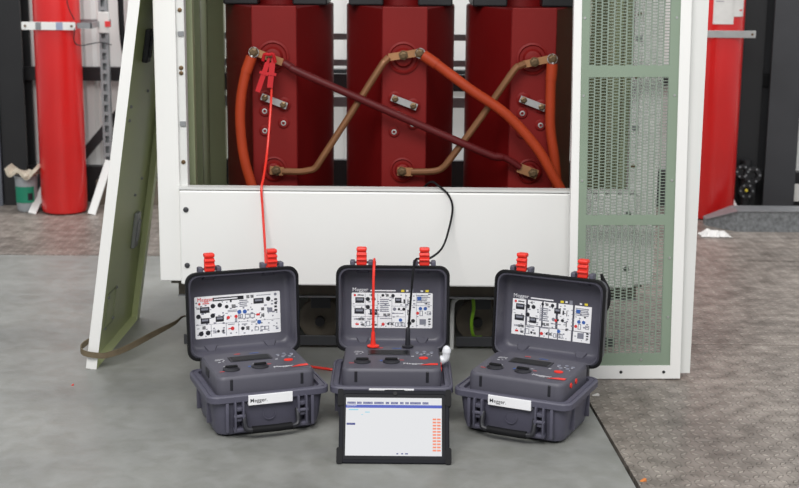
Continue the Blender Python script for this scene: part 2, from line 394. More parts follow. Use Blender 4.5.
# undercarriage
MB().box(-0.80, 0.86, 4.93, 4.99, 0.235, 0.289).build('base_channel', M_under, cab, smooth=False)
MB().box(-0.80, 0.86, 4.915, 4.93, 0.232, 0.238).build('channel_lip', M_zinc, cab, smooth=False)
MB().box(-0.80, 0.86, 5.94, 6.01, 0.0, 0.289).build('light_block_skirt', M_under, cab, smooth=False)  # added closure, keeps light from coming under the cabinet from behind
for x in (-0.30, 0.30, -0.72, 0.70):
    wl = MB(); wl.lathe((x, 5.16, 0.082), (0, 1, 0), [(0.03, -0.004), (0.058, 0), (0.072, 0.0), (0.082, 0.006), (0.082, 0.02), (0.07, 0.024), (0.07, 0.05), (0.03, 0.052)], 28)
    wo = wl.build('wheel', M_under, cab)
    MB().cyl((x, 5.15, 0.082), (x, 5.125, 0.082), 0.018).build('axle', M_steel, wo)
    b = MB(); b.box(x - 0.05, x + 0.075, 5.215, 5.235, 0.06, 0.289); b.box(x + 0.02, x + 0.055, 5.08, 5.214, 0.20, 0.289); b.build('wheel_bracket', M_under, cab, smooth=False)
    MB().box(x - 0.03, x + 0.045, 5.07, 5.082, 0.15, 0.289, .003).build('bracket_plate', M_graysteel, cab, smooth=False)
    MB().box(x - 0.085, x + 0.11, 5.05, 5.058, 0.012, 0.05, .002).build('rail_guide', M_graysteel, cab, smooth=False)
b = MB(); b.tube([(0.200, 5.06, 0.0), (0.200, 5.06, 0.16), (0.213, 5.06, 0.192), (0.245, 5.06, 0.200), (0.40, 5.06, 0.200), (0.52, 5.06, 0.200)], 0.008, 8)
b.build('bent_guard_rail', M_offwhite, cab)
tag(MB().tube([(0.272, 5.06, 0.229), (0.279, 5.06, 0.16), (0.272, 5.06, 0.10), (0.285, 5.09, 0.04), (0.33, 5.2, 0.009)], 0.0065, 8).build('earth_cable', M_gy),
    'green and yellow earth cable hanging under the white cabinet', 'cable')

# ------------------------------------------------------------------ transformer with three coils
tr = thing('transformer', 'red resin three-coil transformer standing inside the white open cabinet', 'transformer', (0.0, 5.5, 0.30))
MB().box(-0.70, 0.70, 5.30, 5.74, 0.302, 0.40).build('lower_core_clamp', M_steel, tr, smooth=False)
MB().box(-0.70, 0.70, 5.44, 5.60, 1.44, 1.62).build('upper_core_yoke', M_steel, tr, smooth=False)
YA, YF = 5.52, 5.09
def coil_outline(cx, f=1.0, hw=0.082):
    pts = [(-hw, YF - YA), (hw, YF - YA)]
    for i in range(0, 25):
        a = R(-24 + 228 * i / 24); pts.append((0.210 * math.cos(a), 0.210 * math.sin(a) * 1.15))
    return [(cx + (x - (.016 if k > 1 else 0)) * f, YA + y * f) for k, (x, y) in enumerate(pts)]
CXS = (-0.4585, 0.0125, 0.478)
def coil(i, cx):
    b = MB(); o = lambda z, f: [(x, y, z) for x, y in coil_outline(cx, f)]
    b.loft([o(0.42, 0.985), o(0.424, 1.0), o(1.252, 1.0), o(1.258, 0.985)])
    co = b.build('coil', M_coil, tr)
    co['label'] = ('red coil with the red test clip on its terminal', 'middle red coil behind the crossing maroon rod', 'red coil nearest the perforated panel')[i]
    MB().box(cx - hwf + 0.0015, cx + hwf - 0.0015, YF - 0.006, YF + 0.002, 0.43, 1.266, 0.003).build('tap_face', M_coil_lit, co, smooth=False)
    MB().cyl((cx - .016, YA, 1.25), (cx - .016, YA, 1.43), 0.125, n=28).build('inner_winding', M_coil, co)
    for sx in (-1, 1):
        MB().box(cx - .016 + sx * 0.13 - 0.065, cx - .016 + sx * 0.13 + 0.065, YA - 0.20, YA + 0.14, 1.259, 1.44, 0.006).build('support_block', M_black, co, smooth=False)
    yf = YF - 0.006
    for z, r in ((1.085, 0.058), (0.675, 0.046)):
        b = MB(); b.lathe((cx + (-0.004), yf, z), (0, -1, 0), [(r, -0.002), (r, 0.006), (r * 0.88, 0.009), (r * 0.8, 0.004), (r * 0.62, 0.004), (r * 0.5, 0.02), (r * 0.36, 0.022)], 28)
        b.build('terminal_boss', M_coil_lit, co)
    for dx, dz in ((-0.033, 0.938), (0.033, 0.913)):
        MB().lathe((cx + dx, yf, dz), (0, -1, 0), [(0.026, -0.002), (0.026, 0.004), (0.019, 0.008), (0.017, 0.014)], 20).build('link_boss', M_coil_lit, co)
    b = MB(); P0, P1 = Vector((cx - 0.033, yf - 0.018, 0.938)), Vector((cx + 0.033, yf - 0.018, 0.913))
    d = (P1 - P0).normalized(); b.obox(P0 - d * 0.014, P1 + d * 0.014, 0.007, 0.024)
    lk = b.build('tap_link', M_alu, co, smooth=False, label='bare metal link between two bolts')
    for p in (P0, P1): MB().lathe(p, (0, -1, 0), [(0.0125, 0.0), (0.0125, 0.010), (0.007, 0.012), (0.007, 0.018)], 6).build('link_bolt', M_bolt, co, smooth=False)
    for dx, dz in ((-0.036, 0.888), (0.032, 0.845), (-0.036, 0.816)):
        t = MB().lathe((cx + dx, yf, dz), (0, -1, 0), [(0.021, -0.002), (0.021, 0.003), (0.016, 0.007), (0.0145, 0.007)], 20).build('tap_socket', M_coil_lit, co)
        MB().lathe((cx + dx, yf - 0.0068, dz), (0, -1, 0), [(0.0095, 0), (0.0095, 0.003), (0.0055, 0.0035), (0.005, -0.001)], 16).build('tap_contact', M_alu, co, label='bright threaded insert')
hwf = 0.082
M_coil_lit = mat('coil_resin_lit_face', (116, 19, 17), 0.55, spec=0.25, var=0.06, scale=5, bump=0.03, bscale=40)  # same red resin, paler: brightness of the lit front put into the colour
for i, cx in enumerate(CXS): coil(i, cx)
YR = 5.045
# terminal bars
def bar(p0, p1, wd=0.026, th=0.008):
    b = MB(); b.obox(p0, p1, th, wd); o = b.build('terminal_bar', M_brass, tr, smooth=False)
    return o
def bolt(p, r=0.014):
    MB().lathe(p, (0, -1, 0), [(r * 1.3, -0.001), (r * 1.3, 0.003), (r, 0.003), (r, 0.012), (r * .6, 0.013), (r * .6, 0.02)], 6).build('terminal_bolt', M_bolt, tr, smooth=False)
bar((-0.535, YR, 1.108), (-0.425, YR, 1.068)); bolt((-0.466, YR - .004, 1.083)); bolt((-0.527, YR - .014, 1.105))
bar((-0.045, YR, 1.089), (0.078, YR, 1.109)); bolt((0.008, YR - .004, 1.097)); bolt((0.066, YR - .014, 1.106))
bar((0.440, YR, 1.068), (0.552, YR, 1.093)); bolt((0.478, YR - .004, 1.077)); bolt((0.541, YR - .014, 1.09))
bar((-0.475, YR, 0.676), (-0.425, YR, 0.672), .03); bolt((-0.452, YR - .004, 0.675))
bar((-0.01, YR, 0.676), (0.045, YR, 0.674), .03); bolt((0.006, YR - .004, 0.676))
bar((0.43, YR, 0.694), (0.50, YR, 0.668), .034); bolt((0.484, YR - .004, 0.674))
for x0, z, x1 in ((-0.466, 1.083, 0), (0.008, 1.097, 0), (0.478, 1.077, 0), (-0.452, 0.675, 0), (0.004, 0.676, 0), (0.474, 0.677, 0)):
    MB().cyl((x0, 5.08, z), (x0, YR + 0.004, z), 0.016, n=16).build('terminal_stud', M_brass, tr)
# delta links
b = MB(); b.tube([(-0.42, YR - .006, 1.066), (-0.395, YR - .012, 1.052), (-0.36, YR - .02, 1.034), (-0.1, YR - .03, 0.923), (0.15, YR - .03, 0.816), (0.325, YR - .02, 0.742), (0.355, YR - .016, 0.735), (0.385, YR - .010, 0.728), (0.437, YR - .004, 0.695)],
     lambda t: 0.0145 if t < 0.82 else 0.0125, 12)
b.build('delta_link', M_rod, tr, label='maroon sleeved rod crossing all three coils')
for pts in ([(-0.045, YR, 1.089), (-0.058, YR - .004, 1.075), (-0.075, YR - .008, 1.052), (-0.18, YR - .01, 0.886), (-0.285, YR - .01, 0.722), (-0.31, YR - .008, 0.686), (-0.335, YR - .006, 0.677), (-0.365, YR - .003, 0.672), (-0.43, YR, 0.672)],
            [(0.445, YR, 1.07), (0.425, YR - .004, 1.062), (0.40, YR - .008, 1.04), (0.29, YR - .01, 0.876), (0.18, YR - .01, 0.722), (0.155, YR - .008, 0.692), (0.135, YR - .006, 0.681), (0.105, YR - .003, 0.676), (0.04, YR, 0.674)]):
    MB().tube(pts, 0.0125, 10).build('delta_link', M_copper, tr, label='bare brown copper rod')
# orange-red cables hung from the terminals
def hv(pts, lug, label):
    t = thing('power_cable', label, 'cable', (pts[-1][0], pts[-1][1], 0.40), 0, 'orange power cables on the coils')
    MB().tube(pts, 0.0185, 14).build('sheath', M_cable, t)
    p0, p1 = Vector(pts[0]), Vector(pts[1]); d = (p1 - p0).normalized()
    MB().cyl(p0 - d * 0.004, p0 + d * 0.055, 0.0205, n=14).build('heat_shrink', M_cable, t)
    b = MB(); l = Vector(lug); b.obox(l - d * 0.012, p0 + d * 0.004, 0.006, 0.028, (0, 1, 0)); b.lathe(l + Vector((0, 0.004, 0)), (0, -1, 0), [(0.019, 0), (0.019, 0.007)], 16)
    b.build('lug', M_alu, t)
hv([(-0.536, YR - .014, 1.084), (-0.556, YR - .016, 1.03), (-0.574, YR - .018, 0.94), (-0.578, YR - .018, 0.84), (-0.566, YR - .016, 0.72), (-0.534, YR - .012, 0.60), (-0.505, YR, 0.50), (-0.495, YR, 0.42)],
   (-0.527, YR - .009, 1.104), 'orange insulated cable hanging down the coil with the red clip')
hv([(0.084, YR - .014, 1.096), (0.13, YR - .03, 1.066), (0.249, YR - .05, 0.981), (0.377, YR - .06, 0.895), (0.489, YR - .06, 0.776), (0.556, YR - .055, 0.666), (0.592, YR - .05, 0.60), (0.61, YR - .03, 0.50), (0.615, YR - .02, 0.42)],
   (0.068, YR - .009, 1.105), 'orange insulated cable sweeping from the middle coil across the third coil')
hv([(0.541, YR - .014, 1.068), (0.538, YR - .014, 1.01), (0.539, YR - .014, 0.92), (0.543, YR - .012, 0.83), (0.562, YR - .008, 0.72), (0.575, YR + .0, 0.60), (0.575, YR + .01, 0.50), (0.575, YR + .01, 0.42)],
   (0.541, YR - .009, 1.089), 'orange insulated cable dropping straight down the third coil')

# ------------------------------------------------------------------ removed side panel, leaning on the cabinet
sp = thing('removed_side_panel', 'white and olive green tray-shaped panel leaning against cabinet, strap round it', 'panel', (-1.094, 5.10, 0.0))
A = R(8.6)
L = Matrix.Translation((-1.111, 4.77, 0.004)) @ Matrix.Rotation(R(-2.0), 4, 'Z') @ Matrix.Rotation(A, 4, 'Y')
SL, SD, TH = 1.52, 0.70, 0.038       # height, depth, tray thickness
MB(L).box(0, 0.004, 0, SD, 0, SL).build('outer_sheet', M_white, sp, smooth=False)
MB(L).box(0.0045, 0.006, 0.003, SD - 0.003, 0.003, SL - 0.003).build('inner_sheet', M_olive, sp, smooth=False)
b = MB(L); b.box(0.0, TH, -0.002, 0.0, -0.001, SL); b.build('front_edge', M_white, sp, smooth=False)
b = MB(L); b.box(0.006, TH, 0.0005, 0.004, 0.003, SL); b.box(0.006, TH, SD - 0.004, SD, 0.003, SL); b.box(0.006, TH, 0.004, SD - 0.004, 0.0, 0.003); b.box(0.006, TH, 0.004, SD - 0.004, SL - 0.004, SL)
b.box(TH - 0.003, TH, SD - 0.05, SD, 0.003, SL)
b.build('folded_flange', M_olive, sp, smooth=False)
b = MB(L); b.box(0.006, 0.022, 0.50, 0.56, 0.33, 0.47, 0.004); b.box(0.022, 0.028, 0.515, 0.545, 0.36, 0.44)
b.build('lock_plate', M_zinc, sp, smooth=False, label='grey metal lock plate')
b = MB(L); b.box(0.006, 0.026, 0.30, 0.36, 1.07, 1.19, 0.004); b.box(0.026, 0.031, 0.315, 0.345, 1.09, 1.17); b.build('recessed_handle', M_dark, sp, smooth=False, label='dark recessed handle')
for y, z in ((0.20, 0.09), (0.20, 0.21), (0.32, 0.10), (0.32, 0.22), (0.1, 0.86), (0.2, 0.87), (0.2, 0.92), (0.46, 0.95), (0.46, 0.55), (0.55, 0.60)):
    MB(L).lathe((0.006, y, z), (1, 0, 0), [(0.006, 0), (0.006, 0.004), (0.003, 0.008)], 10).build('stud', M_zinc, sp)
b = MB(L)
for (y0, y1, z0, z1) in ((0.195, 0.325, 0.085, 0.09), (0.195, 0.325, 0.22, 0.225), (0.195, 0.2, 0.09, 0.22), (0.32, 0.325, 0.09, 0.22)): b.box(0.006, 0.009, y0, y1, z0, z1)
b.build('bracket_outline', M_cabgreen, sp, smooth=False)

# webbing strap looped round its front edge
b = MB()
Z = Vector((0, 0, 0.0105))
path = [(-1.095, 4.86, 0.086), (-1.118, 4.82, 0.082), (-1.128, 4.775, 0.074), (-1.112, 4.755, 0.063), (-1.07, 4.757, 0.054), (-1.035, 4.775, 0.050), (-0.98, 4.84, 0.056), (-0.91, 4.98, 0.068), (-0.85, 5.12, 0.074), (-0.83, 5.20, 0.078), (-0.80, 5.27, 0.06), (-0.77, 5.34, 0.02)]
wid = [Z * .8, Z, Z, Z, Z, Z, Z * 1.1, Z * 1.1, Z * .7, Z * .3, Z * .4, Z * .5]
tag(b.ribbon(path, wid, 0.003, 8).build('webbing_strap', M_strap), 'brown webbing strap looped round foot of the leaning green panel', 'strap')

# ------------------------------------------------------------------ perforated panel standing in front on the right
pp = thing('perforated_panel', 'upright panel with green perforated sheet in white frame, on tread plate', 'panel', (0.81, 4.72, 0))
PT = 1.75
L = Matrix.Translation((0.80, 4.70, 0.003)) @ Matrix.Rotation(R(-2.2), 4, 'X') @ Matrix.Rotation(R(-0.75), 4, 'Y')
PX0, PX1, GX0, GX1 = -0.206, 0.188, -0.180, 0.152
b = MB(L); b.box(PX0, GX0 + .001, 0, 0.03, 0, PT); b.box(GX1, PX1, 0, 0.03, 0, PT); b.box(GX0 + .001, GX1, 0, 0.03, 0, 0.047); b.box(GX0 + .001, GX1, 0, 0.03, PT - 0.05, PT)
b.build('white_frame', M_white, pp, smooth=False)
MB(L).loft([[(x, y, z) for x, y in ((PX1 + .001, .03), (PX1 + e, .03), (PX1 + e, .06), (PX1 + .001, .06))] for z, e in ((.012, .040), (PT, .072))]).build('side_flange', M_offwhite, pp, smooth=False)
MB(L).box(PX1 - 0.03, PX1 + 0.001, 0.030, 0.058, 0.02, PT).build('flange_return', M_white, pp, smooth=False)
bars = [(0.047, 0.090), (0.545, 0.580), (1.052, 1.091), (1.58, 1.62)]
b = MB(L); b.box(GX0, GX0 + 0.028, 0.004, 0.012, 0.047, PT - 0.05); b.box(GX1 - 0.032, GX1, 0.004, 0.012, 0.047, PT - 0.05)
for z0, z1 in bars: b.box(GX0 + 0.028, GX1 - 0.032, 0.004, 0.012, z0, z1)
gf = b.build('green_frame', M_green, pp, smooth=False)
X0, X1 = GX0 + 0.028, GX1 - 0.032
for (za, zb) in ((0.09, 0.545), (0.58, 1.052), (1.091, 1.58)):
    b = MB(L); ncol = 13; pw = (X1 - X0) / ncol; sw = 0.0048; ph = 0.0104; bh = 0.0032
    for k in range(ncol + 1):
        x = X0 + k * pw; b.box(max(X0, x - sw / 2), min(X1, x + sw / 2), 0.006, 0.008, za, zb)
    for k in range(ncol):
        z = za + (ph / 2 if k % 2 else 0)
        while z < zb:
            b.box(X0 + k * pw + sw / 2, X0 + (k + 1) * pw - sw / 2, 0.0062, 0.0078, z, min(z + bh, zb)); z += ph
    b.build('perforated_sheet', M_mesh, pp, smooth=False)
for z in (0.068, 0.22, 0.43, 0.70, 0.99, 1.25):
    for x in ((GX0 + 0.012, GX1 - 0.012) if z > .1 else (-0.09, 0.05)): MB(L).lathe((x, 0.004, z), (0, -1, 0), [(0.0045, 0), (0.004, 0.002)], 10).build('rivet', M_alu, pp)
for x in (-0.16, -0.02, 0.13): MB(L).lathe((x, 0.0, 0.024), (0, -1, 0), [(0.0055, -0.001), (0.0055, 0.0015), (0.002, 0.001)], 12).build('fixing_hole', M_black, pp)

# ------------------------------------------------------------------ gas cylinders and racks
def cylinder(x, label):
    t = thing('gas_cylinder', label, 'gas cylinder', (x, 7.69, 0))
    prof = [(0.105, 0.0), (0.12, 0.008), (0.126, 0.03), (0.126, 1.42), (0.118, 1.47), (0.09, 1.52), (0.05, 1.55), (0.035, 1.56), (0.035, 1.60)]
    MB().lathe((x, 7.69, 0.001), (0, 0, 1), prof, 40).build('shell', M_cyl, t)
    b = MB(); b.cyl((x, 7.69, 1.60), (x, 7.69, 1.66), 0.022, n=14); b.cyl((x, 7.69, 1.64), (x + .05, 7.69, 1.64), 0.012, n=12); b.build('valve', M_brass, t)
    return t
cylinder(-1.873, 'red gas cylinder clamped with a white strap behind the leaning panel')
cr = cylinder(1.735, 'red gas cylinder with white papers taped on, beside galvanised kerb')
def arc_sheet(cx, cy, r, a0, a1, z0, z1, th=0.0015, n=14):
    b = MB(); ring = lambda q, z: [(cx + q * math.cos(R(a0 + (a1 - a0) * i / n)), cy + q * math.sin(R(a0 + (a1 - a0) * i / n)), z) for i in range(n + 1)]
    b.loft([ring(r, z0), ring(r, z1), ring(r + th, z1), ring(r + th, z0), ring(r, z0)], False, False, closed=False); return b
pl = arc_sheet(1.735, 7.69, 0.1272, 238, 288, 1.075, 1.30).build('paper_notice', M_paper, cr, label='white printed paper notice')
pl2 = arc_sheet(1.735, 7.69, 0.1290, 286, 318, 1.115, 1.30).build('paper_notice', M_paper, cr, label='white printed paper notice')
b = MB()
for k in range(7):
    z = 1.29 - k * 0.016; a1 = 262 + (k % 3) * 6
    for q in [arc_sheet(1.735, 7.69, 0.1290, 243, a1, z, z + 0.003, 0.0004, 5)]:
        me = bpy.data.meshes.new('tmp'); q.bm.to_mesh(me); q.bm.free(); b.bm.from_mesh(me); bpy.data.meshes.remove(me)
b.build('print', M_inkgrey, pl)
q = arc_sheet(1.735, 7.69, 0.1308, 303, 313, 1.145, 1.152, 0.0004, 4); q.build('print', M_inkred, pl2)

def rack(label, cx, sgn, xs, xe, xup, legs, sticker):
    t = thing('cylinder_rack', label, 'rack', (xup, 7.7, 0))
    z0, z1 = (1.014, 1.056) if sticker else (1.004, 1.042)
    b = MB(); y = 7.556
    b.box(xs, xe, y - 0.004, y, z0, z1, 0.001)
    st = b.build('clamp_strap', M_white if sticker else M_alu, t, smooth=False)
    if sticker:
        for a, c, m in ((-1.955, -1.925, M_zinc), (-1.845, -1.81, M_strapblue)): MB().box(a, c, y - 0.0055, y - 0.0042, z0 + .001, z1 - .001).build('sticker', m, st, smooth=False)
    for x in (xs + 0.02, xe - 0.02): MB().lathe((x, y - 0.004, (z0 + z1) / 2), (0, -1, 0), [(0.007, 0), (0.007, 0.006)], 6).build('clamp_bolt', M_bolt, st, smooth=False)
    for x in (xs + 0.02, xe - 0.02): MB().cyl((x, y, (z0 + z1) / 2), (x, 7.86, (z0 + z1) / 2), 0.006, n=8).build('threaded_rod', M_zinc, t)
    b = MB(); b.box(xup - 0.024, xup - 0.019, 7.80, 7.84, 0.16, 1.8); b.box(xup + 0.019, xup + 0.024, 7.80, 7.84, 0.16, 1.8); b.box(xup - 0.019, xup + 0.019, 7.836, 7.84, 0.16, 1.8)
    b.box(xup - 0.019, xup - 0.011, 7.80, 7.803, 0.16, 1.8); b.box(xup + 0.011, xup + 0.019, 7.80, 7.803, 0.16, 1.8)
    for k in range(28): b.box(xup - 0.011, xup + 0.011, 7.80, 7.803, 0.18 + k * 0.058, 0.20 + k * 0.058)
    b.build('slotted_upright', M_zinc, t, smooth=False)
    MB().box(min(xs, xup - .03), max(xe, xup + .03), 7.842, 7.866, z0, z1).build('cross_channel', M_zinc, t, smooth=False)
    for p0, p1 in legs: MB().obox(p0, p1, 0.042, 0.02, (0, 1, 0)).build('leg', M_offwhite, t, smooth=False)
    return t
r1 = rack('grey slotted steel rack with white clamp strap holding left-hand cylinder', -1.873, 1, -2.03, -1.742, -1.645,
     [((-2.035, 7.60, 0.0), (-1.975, 7.93, 0.23)), ((-1.705, 7.60, 0.0), (-1.638, 7.795, 0.27))], True)
b = MB(); b.box(-1.745, -1.665, 7.60, 7.612, 1.02, 1.05); b.box(-1.672, -1.662, 7.60, 7.80, 1.02, 1.05); b.build('clamp_bracket', M_zinc, r1, smooth=False)
b = MB(); b.box(-1.672, -1.610, 7.78, 7.80, 0.985, 1.10, 0.003); b.build('channel_plate', M_offwhite, r1, smooth=False)
MB().box(-1.63, -1.60, 7.772, 7.78, 1.02, 1.05).build('warning_tag', M_inkred, r1, smooth=False)
rack('dull steel rack with bare metal strap round cylinder by kerb', 1.735, -1, 1.60, 1.895, 1.70,
     [((1.885, 7.62, 0.0), (1.83, 7.82, 0.15))], False)
tag(MB().tube([(-1.745, 7.55, 1.025), (-1.75, 7.545, 0.96), (-1.73, 7.60, 0.93), (-1.66, 7.76, 0.935), (-1.60, 7.79, 0.92)], 0.003, 6).build('thin_cable', M_black), 'thin black wire drooping from the white cylinder clamp', 'cable')
tag(MB().tube([(-1.78, 7.545, 1.25), (-1.775, 7.54, 1.15), (-1.745, 7.545, 1.07)], 0.003, 6).build('thin_cable', M_black), 'thin black wire running down the red cylinder above its clamp', 'cable')
tag(MB().tube([(-1.575, 7.95, 1.7), (-1.575, 7.95, 1.2), (-1.57, 7.95, 0.95), (-1.55, 7.95, 0.82), (-1.52, 7.96, 0.70), (-1.50, 7.97, 0.5), (-1.50, 7.97, 0.0)], 0.016, 10).build('black_hose', M_rubber), 'thick black hose curving down the white rear wall', 'hose')
tag(MB().obox((-1.85, 7.96, 0.24), (-1.45, 7.96, 0.70), 0.05, 0.075, (0, 1, 0)).build('diagonal_brace', M_steel, smooth=False), 'dark diagonal steel brace on wall beside the slotted upright', 'brace')
struct(MB().box(-1.74, -1.35, 7.90, 7.99, 0.0, 0.14).build('trim_2', M_under, smooth=False, keep=True))

# bucket with cloth
bk = thing('bucket', 'grey plastic tub with green label by the black column', 'bucket', (-2.085, 7.70, 0))
MB().lathe((-2.085, 7.70, 0.001), (0, 0, 1), [(0.04, 0.004), (0.046, 0.0), (0.056, 0.015), (0.062, 0.19), (0.066, 0.192), (0.066, 0.202), (0.058, 0.203), (0.054, 0.03)], 32).build('tub', M_bucket, bk)
arc_sheet(-2.085, 7.70, 0.0608, 215, 325, 0.055, 0.145).build('label_sticker', M_blabel, bk, label='green sticker with a dark mark')
arc_sheet(-2.085, 7.70, 0.0625, 290, 315, 0.07, 0.11, 0.0004).build('sticker_mark', M_ink, bk)
b = MB()
b.ribbon([(-2.165, 7.64, 0.262), (-2.14, 7.64, 0.228), (-2.10, 7.645, 0.232), (-2.06, 7.645, 0.214), (-2.02, 7.65, 0.226), (-2.0, 7.65, 0.262)],
         [Vector((0, .045, .004)), Vector((.005, .05, .012)), Vector((.0, .055, -.012)), Vector((-.004, .05, .014)), Vector((0, .045, -.01)), Vector((0, .03, .006))], 0.02, 6)
b.tube([(-2.075, 7.615, 0.218), (-2.06, 7.60, 0.214), (-2.05, 7.60, 0.212)], 0.014, 10)
tag(b.build('work_gloves', M_rag), 'pair of beige cloth gloves lying on the grey tub', 'gloves')

# pipework and small things on the right
pf = thing('valve_manifold', 'dark flanged pipework with bolts behind the kerb', 'pipework', (1.97, 7.80, 0))
for x, z, r in ((1.93, 0.24, 0.04), (1.99, 0.22, 0.05), (1.96, 0.13, 0.045)):
    f = MB().lathe((x, 7.87, z), (0, -1, 0), [(r * .6, 0), (r * .6, 0.05), (r, 0.05), (r, 0.065), (r * .5, 0.066), (r * .4, 0.05)], 20).build('pipe_flange', M_steel, pf)
    for k in range(6): MB().lathe((x + r * .78 * math.cos(k * 1.047), 7.805, z + r * .78 * math.sin(k * 1.047)), (0, -1, 0), [(0.006, 0), (0.006, 0.007)], 6).build('flange_bolt', M_zinc, f, smooth=False)
MB().cyl((1.96, 7.85, 0.0), (1.96, 7.85, 0.30), 0.03, n=14).build('standpipe', M_steel, pf)
MB().lathe((1.955, 7.80, 0.135), (0, -1, 0), [(0.008, 0), (0.008, 0.015), (0.004, 0.017)], 12).build('yellow_cap', M_inkyel, pf)
tag(MB().box(2.262, 2.36, 7.93, 7.94, 0.05, 0.15).build('notice_card', M_paper, smooth=False), 'white card behind the charcoal column at the kerb', 'card')
b = MB(); random.seed(3); n = 9
V = [[b.v((1.575 + 0.15 * i / n + random.uniform(-.008, .008), 7.13 + 0.12 * j / 5 + random.uniform(-.008, .008), 0.004 + (random.uniform(0.0, 0.026) if 0 < i < n and 0 < j < 5 else 0))) for j in range(6)] for i in range(n + 1)]
for i in range(n):
    for j in range(5): b.face((V[i][j], V[i + 1][j], V[i + 1][j + 1], V[i][j + 1]))
o = b.build('crumpled_paper', M_paper, smooth=False); tag(o, 'crumpled white paper lying on tread plate before the kerb', 'paper')
so = o.modifiers.new('thickness', 'SOLIDIFY'); so.thickness = 0.002

